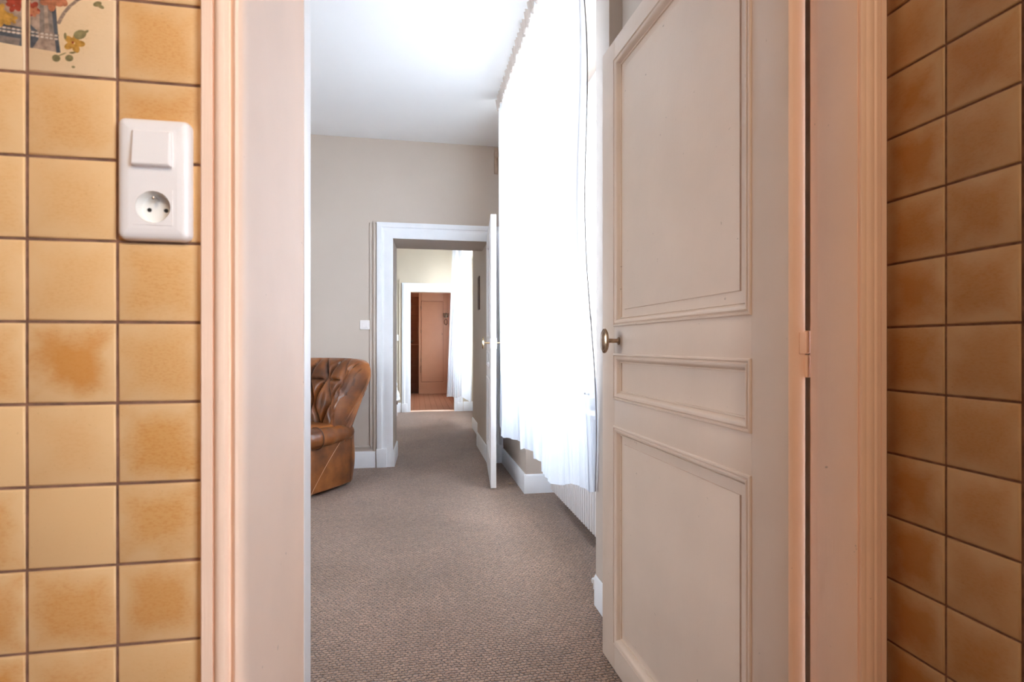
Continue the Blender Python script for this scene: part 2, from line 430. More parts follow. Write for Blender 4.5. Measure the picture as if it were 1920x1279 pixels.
# printed picture on the four decorated tiles: a pewter can full of flowers (flat print)
def clip(poly, x0, x1, z0, z1):
    for ax, lim, sg in ((0, x0, 1), (0, x1, -1), (1, z0, 1), (1, z1, -1)):
        out = []
        for i in range(len(poly)):
            a, b_ = poly[i-1], poly[i]
            ia, ib = (a[ax]-lim)*sg >= 0, (b_[ax]-lim)*sg >= 0
            if ia != ib:
                t = (lim-a[ax])/(b_[ax]-a[ax]); out.append(tuple(a[q]+t*(b_[q]-a[q]) for q in (0, 1)))
            if ib: out.append(b_)
        poly = out
        if not poly: return []
    return poly
def ell(cx, cz, rx, rz, a=0, n=14):
    return [(cx+rx*math.cos(t)*math.cos(a)-rz*math.sin(t)*math.sin(a), cz+rx*math.cos(t)*math.sin(a)+rz*math.sin(t)*math.cos(a))
            for t in [2*PI*i/n for i in range(n)]]
def flower(cx, cz, r, k, petals=5, rot=0):
    out = []
    for i in range(petals):
        a = rot+2*PI*i/petals; out.append((k, ell(cx+r*.6*math.cos(a), cz+r*.6*math.sin(a), r*.52, r*.36, a)))
    return out
xj = X0 - 2*TX                        # joint between the two decorated columns
zb = TZ0 + 3*TZ                       # bottom joint of the decorated tiles
q = .00064                            # metres per photo pixel on this wall
def pt(px, py): return (xj + (px-61)*q, zb + (143-py)*q*1.02)
prints = []
prints.append(('pale', [pt(0, 90), pt(118, 102), pt(110, 20), pt(104, -60), pt(-8, -60), pt(-4, 20)]))
prints.append(('blue', [pt(0, 90), pt(-4, 40), pt(10, 56), pt(58, 62), pt(64, 66), pt(70, 66), pt(64, 50), pt(80, 65), pt(82, 80), pt(72, 98)]))
prints.append(('blue', [pt(119, 102), pt(112, 103), pt(108, 66), pt(100, 20), pt(98, -60), pt(106, -60), pt(111, 20), pt(115, 70)]))
prints.append(('grey', [pt(84, 66), pt(92, 66), pt(90, -40), pt(82, -40)]))
prints.append(('grey', [pt(108, 66), pt(100, 66), pt(92, -40), pt(98, -40)]))
prints.append(('blue', [pt(8, 0), pt(28, 40), pt(22, 52), pt(0, 30), pt(-6, -30), pt(4, -40)]))
prints.append(('grey', [pt(0, 78), pt(52, 82), pt(50, 95), pt(0, 88)]))
for r_, yy in ((0, 63.5), (1, 70)):
    prints.append(('hand', [pt(-2, yy-3), pt(116, yy+5), pt(116, yy+8.5), pt(-2, yy+.5)]))
    for i in range(15):
        px = 2+i*7.8; prints.append(('white', ell(*pt(px, yy+px*.075-1), .0020, .0011)))
hp = [(112, 48), (116, 38), (122, 26), (131, 13), (141, 3), (152, -6)]
for (a, b_), (c_, d_) in zip(hp, hp[1:]): prints.append(('hand', [pt(a, b_), pt(a+6, b_+1), pt(c_+6, d_+2), pt(c_, d_)]))
for cx, cy, r_, kk in ((6, 42, .011, 'yel'), (16, 34, .009, 'yel'), (22, 48, .010, 'yel'), (38, 47, .006, 'yel'), (2, 54, .008, 'yel'), (44, 6, .010, 'red'), (50, 14, .008, 'red'),
                       (42, 22, .008, 'red'), (70, 24, .009, 'red'), (74, 30, .006, 'coral'), (104, 6, .012, 'coral'), (116, -2, .012, 'coral'), (142, 82, .011, 'yel'), (30, -30, .014, 'coral'), (70, -30, .014, 'yel'), (95, -40, .012, 'red')):
    prints += flower(*pt(cx, cy), r_, kk, 5, cx)
prints.append(('red', ell(*pt(140, 81), .0014, .0014)))
for cx, cy, rx, rz, a in ((152, 65, .0075, .0055, .5), (162, 59, .004, .0016, .6), (112, 113, .0045, .0045, 0), (134, 111, .0045, .004, .3), (127, 70, .0015, .004, 0),
                          (1, 105, .003, .006, 0), (141, 127, .002, .0015, 0), (182, 4, .005, .003, .4), (188, 8, .004, .002, -.5), (72, 0, .010, .006, .3), (140, 100, .004, .0012, .2), (122, 105, .005, .0008, .5)):
    prints.append(('green', ell(*pt(cx, cy), rx, rz, a)))
pk = list(P)
for (c, r), o in decor.items():
    x = X0 - TX*(c+.5); z = TZ0 + TZ*(r-.5); hw = TX/2-.0043; hh = TZ/2-.0043
    mb = MB()
    for i, (kk, poly) in enumerate(prints):
        cp = clip(poly, x-hw, x+hw, z-hh, z+hh)
        if len(cp) < 3: continue
        mb.m = pk.index(kk)
        mb.add([(a-x, -.00275-.0000025*i, b_-z) for a, b_ in cp], [tuple(range(len(cp)))])
    if mb.f: obj('printed_picture', mb, [P[k_] for k_ in pk], o, smooth=0, recalc=False)

# ---------------------------------------------------------------- first doorway: casings and linings
# left side, plan profile; pinkish paint, with the hall-side edge in white
prof = [(-.2665, YF), (-.2665, .7290), (-.2650, .7275), (-.2525, .7275), (-.2518, .7300), (-.2510, .7305), (-.2500, .7270), (-.2470, .7235), (-.2420, .7220),
        (-.2370, .7235), (-.2340, .7275), (-.2335, .7305), (-.2315, .7320), (-.2290, .7318), (-.2282, .7275), (-.2250, .7250), (-.2215, .7262), (-.2190, .7300),
        (-.2180, .7360), (-.2180, .7600), (OL-.0015, .7640), (OL-.0015, 1.120), (-.240, 1.120), (-.240, YF)]
t1 = struct('trim_1', MB().prism(prof, 0, 2.2), M['pink_trim'])
obj('edge_strip', MB().prism([(-.240, 1.120), (OL+.0005, 1.120), (OL+.0005, YH-.004), (OL-.003, YH), (-.240, YH)], 0, 2.2), M['white_trim'], t1, bevel=.0006, label='bluish white painted edge strip')
prof = [(.7357, YF), (.7357, .7290), (.7350, .7275), (.7250, .7265), (.7243, .7290), (.7230, .7290), (.7222, .7255), (.7130, .7235), (.7100, .7250), (.7060, .7225), (.6990, .7225),
        (.6950, .7245), (.6900, .7235), (.6860, .7250), (.6848, .7300), (.6838, .7300), (.6830, .7285), (OR_, .7300), (OR_, .794), (.690, .822), (.6980, .8235), (.6995, .835), (.7045, .857), (.760, .857), (.79, .80), (.79, YF)]
struct('trim_2', MB().prism(prof, 0, 2.2), M['pink_trim'])
struct('trim_3', MB().box(-.2665, .7357, .7225, YF, 2.13, 2.19).box(OL, .76, YF, .857, 2.115, 2.13), M['pink_trim'])

# ---------------------------------------------------------------- switch and socket plate
def rrect(x0, x1, z0, z1, r, n=6):
    out = []
    for cx, cz, a0 in ((x1-r, z1-r, 0), (x0+r, z1-r, 90), (x0+r, z0+r, 180), (x1-r, z0+r, 270)):
        for i in range(n+1):
            a = math.radians(a0+90*i/n); out.append((cx+r*math.cos(a), cz+r*math.sin(a)))
    return out
def layered(mb, w, h, r, layers, cap=True, cx=0, cz=0):     # layers [(inset, y)] of rounded rectangles
    vs = []; n = 0
    for d, y in layers:
        p = rrect(cx-w/2+d, cx+w/2-d, cz-h/2+d, cz+h/2-d, max(r-d, .0005)); n = len(p); vs += [(a, y, b_) for a, b_ in p]
    fs = [(i*n+j, i*n+(j+1) % n, (i+1)*n+(j+1) % n, (i+1)*n+j) for i in range(len(layers)-1) for j in range(n)]
    if cap: fs.append(tuple(range((len(layers)-1)*n, len(layers)*n)))
    return mb.add(vs, fs)
sp = thing('switch_socket_plate', 'white double wall plate with rocker switch above a round socket on amber tiles', 'light switch', (-.3200, YF-.0028, 1.2862))
sp.scale = (1, 1.4, 1)
mb = layered(MB(), .0825, .151, .0095, [(0, 0), (0, -.0035), (.0015, -.0062), (.004, -.0078), (.009, -.0088), (.014, -.0092)], False)
# face plate with a hole for the socket cup
outer = rrect(-.04125+.014, .04125-.014, -.0755+.014, .0755-.014, .0005, 6)
sc_x, sc_z, sc_r = 0.0005, -.0352, .0197
# build the face as bands: top part solid, lower part ring around the socket
mb.add([(x, -.0092, z) for x, z in ((-.02725, -.0125), (.02725, -.0125), (.02725, .0615), (-.02725, .0615))], [(0, 1, 2, 3)])
n = 32; ring = []; rect = []
for i in range(n):
    a = 2*PI*i/n + PI/4; ca, sa = math.cos(a), math.sin(a)
    ring.append((sc_x+sc_r*ca, -.0092, sc_z+sc_r*sa))
    s_ = 1/max(abs(ca), abs(sa)); px, pz = ca*s_, sa*s_
    rect.append((.02725*px, -.0092, -.037+(.0245*pz)))
mb.add(ring+rect, [(i, (i+1) % n, (i+1) % n+n, i+n) for i in range(n)])
obj('cover_plate', mb, M['plastic'], sp, recalc=True)
rk = MB(); layered(rk, .0445, .0440, .0012, [(0, -.0090), (0, -.0104), (.0012, -.0116), (.0024, -.0120)], True, 0.0, .0365)
for i, v in enumerate(rk.v):          # rocker tipped: lower edge stands out
    rk.v[i] = (v[0], v[1] - (.0028*(.058-v[2])/.044 if v[1] < -.0095 else 0), v[2])
obj('rocker', rk, M['plastic'], sp, smooth=12)
sq = MB(); layered(sq, .0450, .0445, .0008, [(0, -.0091), (0, -.0097)], False, 0, sc_z)
n2 = 64; r2 = []; rr = []
for i in range(n2):
    t = 2*PI*i/n2; s_ = 1/max(abs(math.cos(t)), abs(math.sin(t)))
    r2.append((.0225*s_*math.cos(t), -.0097, sc_z+.02225*s_*math.sin(t))); rr.append((sc_x+sc_r*math.cos(t), -.0097, sc_z+sc_r*math.sin(t)))
sq.add(r2+rr, [(i, (i+1) % n2, (i+1) % n2+n2, i+n2) for i in range(n2)])
obj('socket_frame', sq, M['plastic'], sp)
cup = MB(); nn = 32
for_prof = [(sc_r, -.0098), (sc_r-.0004, -.0085), (sc_r-.0010, -.003), (sc_r-.0022, -.0008), (sc_r-.005, -.0003)]
vs = []
for r_, y in for_prof: vs += [(sc_x+r_*math.cos(2*PI*j/nn), y, sc_z+r_*math.sin(2*PI*j/nn)) for j in range(nn)]
cup.add(vs, [(i*nn+j, i*nn+(j+1) % nn, (i+1)*nn+(j+1) % nn, (i+1)*nn+j) for i in range(len(for_prof)-1) for j in range(nn)] + [tuple(range((len(for_prof)-1)*nn, len(for_prof)*nn))])
cupo = obj('socket_cup', cup, M['plastic_cup'], sp, recalc=False)
for sx_ in (-.0095, .0095):
    hole = MB().lathe([(.0026, -.0003), (.0026, -.0007)], 12, 'y', (sc_x+sx_, 0, sc_z-.001))
    obj('pin_hole', hole, M['dark'], cupo)
obj('earth_pin', MB().lathe([(.0024, -.0003), (.0024, -.0075), (.0018, -.009), (.0006, -.0095)], 12, 'y', (sc_x, 0, sc_z+.0115)), M['chrome'], cupo)
# recess the wall behind the cup: a shallow back box
obj('back_box', layered(MB(), .078, .147, .008, [(0, -.0002), (0, -.0034)], False), M['plastic'], sp)

# ---------------------------------------------------------------- first door leaf (panelled, open into the hall)
def panelled_leaf(root, Wd, H, T, mat, panels, stile, rails, two_sided=True, detail=True):
    """leaf in local XZ, front face at y=0, back at y=-T; +Y is the front"""
    core = -T*.5
    for a, b_ in ((0, stile), (Wd-stile, Wd)):
        obj('stile', MB().box(a, b_, -T, 0, 0, H), mat, root, bevel=.0012)
    for a, b_ in rails:
        obj('rail', MB().box(stile, Wd-stile, -T, -.0002, a, b_), mat, root, bevel=.0006)
    for (z0, z1, field) in panels:
        x0, x1 = stile, Wd-stile
        pr = [(0, -.0155), (.028, -.0155)]
        if field: pr += [(.0515, -.0160), (.0530, -.0112), (.056, -.0104)]
        p = MB().frame(x0, x1, z0, z1, pr, True)
        p2 = MB().frame(x0, x1, z0, z1, [(d, -T-y) for d, y in pr], True)
        p.add(p2.v, p2.f)
        po = obj('panel', p, mat, root)
        for side in (1, -1) if two_sided else (1,):
            mp = [(-.002, -.002), (-.002, .0025), (.000, .0050), (.0035, .0058), (.0050, .0022), (.0062, .0012), (.010, .0052), (.014, .0042), (.019, -.0010), (.022, -.0090), (.0240, -.0118),
                  (.0250, -.0095), (.0280, -.0100), (.0290, -.0155)]
            q_ = MB().frame(x0, x1, z0, z1, [(d, y if side == 1 else -T-y) for d, y in mp])
            obj('moulding', q_, mat, root)
LEAF = math.atan2(.999, -.034)
d1 = link('door_1', MB().box(.10, .80, -.0205, -.0145, .10, 2.02).mesh('door_core', M['door_paint']), None, (.670, .870, .012), LEAF, kind='structure')
panelled_leaf(d1, .903, 2.075, .035, M['door_paint'],
              [(.088, .803, True), (.892, 1.040, False), (1.132, 2.008, True)], .1045, [(0, .088), (.803, .892), (1.040, 1.132), (2.008, 2.075)])
# rounded, worn hinge edge bead
obj('edge_bead', MB().sweep([(0, 0), (-.003, -.002), (-.005, -.010), (-.005, -.024), (-.003, -.033), (0, -.035)], (0, 0, .002), (0, 0, 2.073), (1, 0, 0), (0, 1, 0)), M['pink_trim'], d1, smooth=60, label='pinkish painted hinge edge')
kn = MB().lathe([(.0085, -.001), (.0125, .000), (.0125, .0022), (.0095, .004)], 24, 'y', (.764, 0, 1.0833))
obj('knob_rose', kn, M['brass'], d1)
ks = MB().lathe([(.0075, .004), (.0068, .010), (.0068, .030), (.0080, .038), (.0095, .043)], 20, 'y', (.764, 0, 1.0833))
kno = obj('knob', ks, M['brass'], d1)
obj('knob_disc', MB().lathe([(.006, .041), (.0235, .043), (.0262, .046), (.0268, .0495), (.0262, .0525), (.0225, .0545), (.0200, .0535), (.0180, .0550), (.006, .0570), (.0005, .0575)], 32, 'y', (.764, 0, 1.0833), 1.0, 1.50), M['brass'], kno)
obj('knob_disc', MB().lathe([(.006, -.075), (.0235, -.078), (.0262, -.081), (.0262, -.0875), (.006, -.092), (.0005, -.0925)], 24, 'y', (.764, 0, 1.0833), 1, 1.5).lathe([(.0068, -.034), (.0068, -.077)], 16, 'y', (.764, 0, 1.0833)), M['brass'], d1)
for zc in (1.052, .25, 1.86):
    h = MB().lathe([(.003, .000), (.0062, .002), (.0066, .006), (.0066, .0420), (.006, .0425)], 16, 'z', (-.0010, -.0370, zc+.0005)).lathe([(.006, -.0425), (.0066, -.042), (.0066, -.006), (.0055, -.0015), (.003, -.0008)], 16, 'z', (-.0010, -.0370, zc))
    ho = obj('hinge', h, M['pink_trim'], d1, label='paint-covered two-knuckle barrel hinge')
    obj('hinge_plate', MB().box(-.0068, -.005, -.033, -.018, zc+.001, zc+.040), M['pink_trim'], ho, bevel=.0008)

# ---------------------------------------------------------------- hall walls
def board(name, segs, h=.135, t=.015, mat=None, z0=0, kind='structure', parent=None):
    """baseboard: segs [(p0, p1, n)] plan points of the wall line, n = outward normal"""
    mb = MB()
    for p0, p1, nrm in segs:
        mb.sweep([(0, 0), (t, 0), (t, h-.012), (t-.005, h-.004), (t-.008, h), (0, h)], (*p0, z0), (*p1, z0), (*nrm, 0), (0, 0, 1))
    return obj(name, mb, mat or M['white_trim'], parent, kind=kind)
hw = M['hall_wall']
struct('wall_front', MB().box(-3.0, OL-.03, YH-.003, YH, 0, CEIL).box(OL-.03, 1.2, YH-.003, YH+.001, 2.13, CEIL), hw)
struct('wall_right', MB().box(.79, 1.2, .857, 1.965, 0, CEIL).box(.724, .79, 1.10, 1.965, 0, 2.10).box(.736, 1.2, 1.965, 2.12, 0, CEIL), hw)  # low middle box is added behind the open leaf to stop light leaking
struct('wall_right', MB().box(.79, 1.2, 3.82, YB, 0, CEIL), hw)
struct('wall_right', MB().box(1.06, 1.2, 2.12, 3.82, 0, .715).box(.80, 1.2, 2.12, 3.82, 2.80, CEIL), hw)
struct('wall_left', MB().box(-3.1, -3.0, YH-.2, 1.5, 0, CEIL).box(-3.1, -3.0, 2.5, YB+.1, 0, CEIL).box(-3.1, -3.0, 1.5, 2.5, 0, .80).box(-3.1, -3.0, 1.5, 2.5, 2.3, CEIL), hw)
wb = struct('wall_back', MB().prism([(-3.0, YB), (-.202, YB), (-.187, YB2), (-3.0, YB2)], 0, CEIL)
       .prism([(.651, YB), (1.2, YB), (1.2, YB2), (.655, YB2)], 0, CEIL).prism([(-.202, YB), (.651, YB), (.655, YB2), (-.187, YB2)], 2.035, CEIL), hw)
board('baseboard_left', [((-2.3, YB), (-.352, YB), (0, -1)), ((-3.0, YH), (-3.0, YB), (1, 0))], .145, .016)
board('baseboard_right', [((.79, YB-.02), (.79, 3.806), (-1, 0)), ((.775, 3.82), (1.06, 3.82), (0, -1)), ((1.06, 3.82), (1.06, 2.12), (-1, 0))], .138, .015)
board('baseboard_right', [((.736, 2.125), (.736, 1.962), (-1, 0))], .13, .006)
# vertical and horizontal moulding of the wainscot beside the far doorway
tr = MB().box(-.372, -.352, YB-.014, YB, .145, 2.165).box(-.372, .79, YB-.014, YB, 2.165, 2.185)
struct('trim_4', tr, hw, bevel=.003)
struct('trim_5', MB().sweep([(0, 0), (.014, 0), (.014, .012), (.008, .020), (0, .022)], (-2.3, YB, .175), (-.388, YB, .175), (0, -1, 0), (0, 0, 1))
       .sweep([(0, 0), (.014, 0), (.014, .012), (.006, .018), (0, .020)], (-.388, YB, .175), (-.388, YB, 2.165), (0, -1, 0), (-1, 0, 0)), hw)
# far doorway casing: moulded architrave with plinths
def casing(name, x0, x1, ztop, w, y, dirn=-1, mat=None, plinth=.165, pw=.010, proj=.022):
    """x0,x1 opening; profile across the width from the outer edge to the opening"""
    pf = [(0, 0), (0, proj*.75), (w*.10, proj), (w*.30, proj), (w*.34, proj*.55), (w*.42, proj*.45), (w*.50, proj*.62), (w*.92, proj*.62), (w, proj*.45), (w, 0)]
    mb = MB()
    # left jamb, head, right jamb with mitred corners
    n_ = len(pf)
    def ringpt(px, pz): return [(px(d), y+dirn*o_, pz(d)) for d, o_ in pf]
    L0 = ringpt(lambda d: x0-w+d, lambda d: 0); L1 = ringpt(lambda d: x0-w+d, lambda d: ztop+w-d)
    R1 = ringpt(lambda d: x1+w-d, lambda d: ztop+w-d); R0 = ringpt(lambda d: x1+w-d, lambda d: 0)
    for a, b_ in ((L0, L1), (L1, R1), (R1, R0)):
        mb.add(a+b_, [(i, (i+1) % n_, (i+1) % n_+n_, i+n_) for i in range(n_)])
    o = obj(name, mb, mat or M['white_trim'], None, kind='structure')
    if plinth:
        for a, b_ in ((x0-w-pw*.4, x0-w*.38), (x1+w*.38, x1+w+pw*.4)):
            obj('plinth_block', MB().box(a, b_, min(y, y+dirn*(proj+.008)), max(y, y+dirn*(proj+.008)), 0, plinth), mat or M['white_trim'], o, bevel=.004)
    return o
casing('trim_6', -.202, .651, 2.035, .140, YB)
board('baseboard_left', [((-.2015, YB-.012), (-.188, YB2), (1, 0))], .145, .014)
board('baseboard_right', [((.652, YB-.012), (.655, 5.745), (-1, 0))], .145, .012)

# second room
cw = M['cream_wall']
struct('wall_right', MB().box(.655, 1.2, YB2, 5.745, 0, CEIL).box(.735, 1.2, 5.745, 7.0, 0, CEIL), M['hall_wall'])
struct('wall_right', MB().box(1.06, 1.2, 7.0, YC, 0, .62).box(.80, 1.2, 7.0, YC, 2.50, CEIL).box(1.06, 1.2, 8.50, YC, .62, 2.50).box(1.06, 1.2, 7.0, 7.06, .62, 2.50), cw)
struct('wall_left', MB().box(-2.6, -2.5, YB2, YC, 0, CEIL), cw)
struct('wall_back', MB().box(-2.5, -.087, YC, YC+.14, 0, CEIL).box(.62, 1.2, YC, YC+.14, 0, CEIL).box(-.087, .62, YC, YC+.14, 1.955, CEIL), cw)
casing('trim_7', -.087, .62, 1.955, .140, YC, plinth=.14)
board('baseboard_back', [((-2.5, YC), (-.24, YC), (0, -1)), ((.77, YC), (1.06, YC), (0, -1))], .155, .015)
board('baseboard_right', [((.735, 5.745), (.735, 7.0), (-1, 0)), ((1.06, 7.0), (1.06, YC), (-1, 0))], .14, .012)
# batten beside second casing
struct('trim_8', MB().box(-.272, -.248, YC-.012, YC, .155, 2.14), cw, bevel=.002)
struct('trim_9', MB().box(-.087, .62, YC-.004, YC+.14, -.001, .010), M['pink_trim'], bevel=.002)

# bathroom shell
pk_tile = paint('salmon_wall', (.50, .26, .17), .45, .12, .2, 7)
bbk = struct('wall_back', MB().box(-1.7, 1.2, 12.5, 12.6, 0, 2.62), pk_tile)
struct('wall_left', MB().box(-.72, -.62, YC+.14, 12.5, 0, 2.62), pk_tile)
struct('wall_right', MB().box(1.06, 1.2, YC+.14, 9.9, 0, 2.62).box(1.06, 1.2, 11.1, 12.5, 0, 2.62).box(1.06, 1.2, 9.9, 11.1, 0, .75).box(1.06, 1.2, 9.9, 11.1, 2.35, 2.62), pk_tile)
# salmon wall tiles on the far wall left of the cupboard
wt = MB().frame(-.148, .148, -.098, .098, [(0, -.002), (0, .003), (.003, .005)], True, -1).mesh('wall_tile', M['terracotta'])
for i in range(3):
    for j in range(11):
        o = link('wall_tile', wt, bbk, (-.42+.3*i, 12.5, .10+.2*j)); o.color = (random.uniform(.2, .9), random.uniform(.3, .9), random.uniform(1.0, 1.15), 1)

# ---------------------------------------------------------------- windows
def window(name, y0, y1, z0, z1, x=1.10, mid=True):
    fw = .055
    root = obj(name, MB().box(x, x+.05, y0, y0+fw, z0, z1).box(x, x+.05, y1-fw, y1, z0, z1).box(x, x+.05, y0+fw, y1-fw, z0, z0+fw).box(x, x+.05, y0+fw, y1-fw, z1-fw, z1),
               M['door_white'], kind='structure', bevel=.003)
    ym = (y0+y1)/2
    for a, b_ in ((y0+fw, ym-.003), (ym+.003, y1-fw)):
        sash = obj('sash', MB().box(x-.02, x+.025, a, a+.045, z0+fw, z1-fw).box(x-.02, x+.025, b_-.045, b_, z0+fw, z1-fw)
                   .box(x-.02, x+.025, a+.045, b_-.045, z0+fw, z0+fw+.07).box(x-.02, x+.025, a+.045, b_-.045, z1-fw-.05, z1-fw), M['door_white'], root, bevel=.003)
        zz = [z0+fw+.058, z0+fw+.45, z1-fw-.038]
        for i in range(2):
            obj('pane', MB().box(x+.0, x+.004, a+.045, b_-.045, zz[i]+.012, zz[i+1]-.012), M['glass'], sash, smooth=0)
            if i: obj('glazing_bar', MB().box(x-.012, x+.02, a+.045, b_-.045, zz[i]-.014, zz[i]+.014), M['door_white'], sash, bevel=.003)
    obj('window_sill', MB().box(x-.09, x+.06, y0-.0, y1+.0, z0-.035, z0), M['door_white'], root, bevel=.004)
    return root
window('window_1', 2.13, 3.81, .75, 2.79)
window('window_2', 7.07, 8.49, .66, 2.49)
window('added_fill_window', 1.51, 2.49, .84, 2.29, -3.08)  # unseen window added on the far side to lift the hall light
window('window_3', -1.49, -.13, .80, 2.33)
window('window_4', 9.91, 11.09, .785, 2.345)

# ---------------------------------------------------------------- radiator in the window niche
rd = thing('radiator', 'white ribbed radiator under the window behind the hanging sheer curtain', 'radiator', (.93, 2.95, 0))
ry0, ry1 = -.72, .66
obj('panel', MB().box(.004, .050, ry0, ry1, .105, .70), M['radiator'], rd, bevel=.006)
fl = MB().prism([(.004, -.0110), (-.010, -.0105), (-.012, -.0085), (-.012, .0085), (-.010, .0105), (.004, .0110)], .085, .705).mesh('rib', M['radiator'])
for i in range(34): link('rib', fl, rd, (0, ry0+.02+i*.0405, 0))
obj('top_grille', MB().box(-.032, .052, ry0, ry1, .705, .718), M['radiator'], rd, bevel=.003)
obj('pipe', MB().tube([(.02, ry0+.03, .105), (.0, ry0+.0, .06), (-.06, ry0-.04, .05), (-.10, ry0-.03, .03), (-.10, ry0-.03, 0)], .008, 10), M['radiator'], rd)
obj('valve_cap', MB().lathe([(.004, 0), (.011, .002), (.013, .010), (.011, .020), (.004, .024)], 16, 'z', (-.152, ry0+.035, .026)).tube([(-.152, ry0+.035, .026), (-.152, ry0+.035, 0)], .005, 8), M['plastic'], rd, label='white round valve cap')
for yy in (ry0+.15, ry1-.15): obj('wall_bracket', MB().box(.05, .128, yy-.015, yy+.015, .2, .6), M['radiator'], rd)

# ---------------------------------------------------------------- curtain in the hall
ct = thing('sheer_curtain', 'long white sheer curtain hanging before the hall window beside the open panelled door', 'curtain', (.60, 3.0, .49))
ZT, ZBOT = 2.872, .490
def lerp(a, b_, t): return a+(b_-a)*t
def path_eval(pts, s):
    s = max(0, min(.99999, s))*(len(pts)-1); i = int(s); t = s-i; t = t*t*(3-2*t)
    return lerp(pts[i][0], pts[i+1][0], t), lerp(pts[i][1], pts[i+1][1], t)
bot = []           # bottom line, far end first; folds come forward and back
yy = 3.87; k = 0
bot = [(.600, 3.87), (.612, 3.82), (.655, 3.77), (.655, 3.70), (.600, 3.60), (.560, 3.50), (.572, 3.40), (.587, 3.24), (.622, 3.19), (.640, 3.14), (.598, 3.02), (.590, 2.96), (.610, 2.92), (.655, 2.88),
       (.655, 2.82), (.612, 2.72), (.600, 2.66), (.625, 2.60), (.648, 2.56), (.620, 2.48), (.575, 2.38), (.566, 2.33), (.580, 2.27), (.618, 2.20), (.642, 2.16), (.662, 2.12), (.700, 2.09), (.712, 2.075)]
NT = 56
def cur(s, v):
    bx, by = path_eval(bot, s)
    ty = 3.87 - 1.93*s; tx = .603 + .012*math.sin(s*2*PI*NT/2) * 1.0
    # v: 0 bottom, 1 top ; fine gathers fade downward, broad folds fade upward
    w = v**.8
    x = lerp(bx, tx, w) + .006*math.sin(s*2*PI*NT/2)*(1-abs(2*v-1))
    y = lerp(by, ty, w)
    x += .016*math.sin(s*2*PI*13+.6)*math.sin(PI*min(1, .12+v*.95)) + .004*math.sin(s*2*PI*47+v*5)
    if s > .93:    # free edge wavers
        f = (s-.93)/.07; x += f*.020*math.sin(v*9.5+.4); y += f*.02*math.sin(v*7+1)
    if s < .03: x += 0
    z = ZBOT + (ZT-.045-ZBOT)*v - (.012*math.sin(s*40) + .018*(1-v)*0)*(1-v)
    return (x-.60, y-3.0, z-.49)
HV = .165   # hem height share
def band(v0, v1, nu, nv, s0=0, s1=1):
    return MB().grid(lambda a, b_: cur(s0+(s1-s0)*a, v0+(v1-v0)*b_), nu, nv)
obj('curtain_panel', band(HV, 1, 620, 46), M['sheer'], ct, smooth=180, recalc=False)
obj('bottom_flounce', band(0, HV, 620, 10), M['sheer_hem'], ct, smooth=180, recalc=False, label='denser white hem band at the bottom')
# eyelet insertion along the top of the flounce
lace = MB()
for i in range(150):
    s_ = .45+.55*(i+.5)/150
    p = Vector(cur(s_, HV+.008)); q1 = Vector(cur(min(1, s_+.0012), HV+.008))
    d = (q1-p); d = d.normalized() if d.length > 1e-6 else Vector((0, -1, 0))
    for a in range(1):
        z = Vector((0, 0, 1)); c_ = p + Vector((-.0015, 0, 0))
        r_ = .0055
        lace.add([c_+d*r_*math.cos(t)+z*r_*1.3*math.sin(t) for t in [2*PI*q_/6 for q_ in range(6)]], [(0, 1, 2, 3, 4, 5)])
obj('eyelet_trim', lace, M['sheer'], ct, smooth=0, recalc=False, kind='stuff')
obj('side_hem', MB().tube([Vector(cur(1, i/60)) + Vector((0, 0, 0)) for i in range(61)], .0026, 6), M['hem_line'], ct, label='thin grey stitched side hem')
side = MB().grid(lambda a, b_: tuple(Vector(cur(1, b_)) + Vector((.010*a*(.6+.4*math.sin(b_*8)), .012*a, 0))), 2, 60)
obj('side_turnback', side, M['sheer_hem'], ct, smooth=180, recalc=False)
# ruffled heading
def head(a, b_):
    y = 3.885-1.96*a; t = a*2*PI*44
    return (.603-.60 + (.014+.012*b_)*math.sin(t+.8*math.sin(t*.37)) - .006, y-3.0, ZT-.075+.078*b_ + .008*math.sin(t*.5+1)*b_ - .49)
obj('ruffled_heading', MB().grid(head, 700, 5), M['heading'], ct, smooth=180, recalc=False, label='beige-grey gathered heading tape')
rl = thing('curtain_rail', 'white curtain rail under the hall ceiling holding the sheer curtain', 'curtain rail', (.605, 3.0, 2.86))
obj('rail', MB().box(-.006, .006, -1.0, .90, .024, .040), M['white_trim'], rl, bevel=.003)
for yy in (-.9, 0, .85): obj('ceiling_bracket', MB().box(-.010, .010, yy-.02, yy+.02, .038, CEIL-2.86), M['white_trim'], rl, bevel=.002)

# second room curtain
c2 = thing('sheer_curtain', 'smaller white sheer curtain seen through the far doorway in the second room', 'curtain', (.60, 8.0, .30))
pb = [(.455, 8.10), (.50, 8.06), (.545, 8.14), (.60, 8.06), (.645, 8.14), (.70, 8.10), (.755, 8.16)]
ptp = [(.560, 8.30), (.585, 8.22), (.575, 8.16), (.60, 8.10), (.59, 8.02), (.64, 7.95), (.66, 7.90)]
def cur2(a, b_):
    x0, y0 = path_eval(pb, a); x1, y1 = path_eval(ptp, a); w = b_**.9
    x = lerp(x0, x1, w) + .008*math.sin(a*40); y = lerp(y0, y1, w)+.012*math.sin(a*55)
    return (x-.6, y-8.0, .30+2.45*b_-.30 + (1-b_)*.012*math.sin(a*9))
obj('drawn_panel', MB().grid(cur2, 120, 20), M['sheer'], c2, smooth=180, recalc=False)
def cur3(a, b_):
    return (.66+.06*a+.012*math.sin(a*48)-.6, 7.85-.80*a-8.0, .33+2.42*b_-.30)
obj('straight_panel', MB().grid(cur3, 140, 14), M['sheer'], c2, smooth=180, recalc=False)
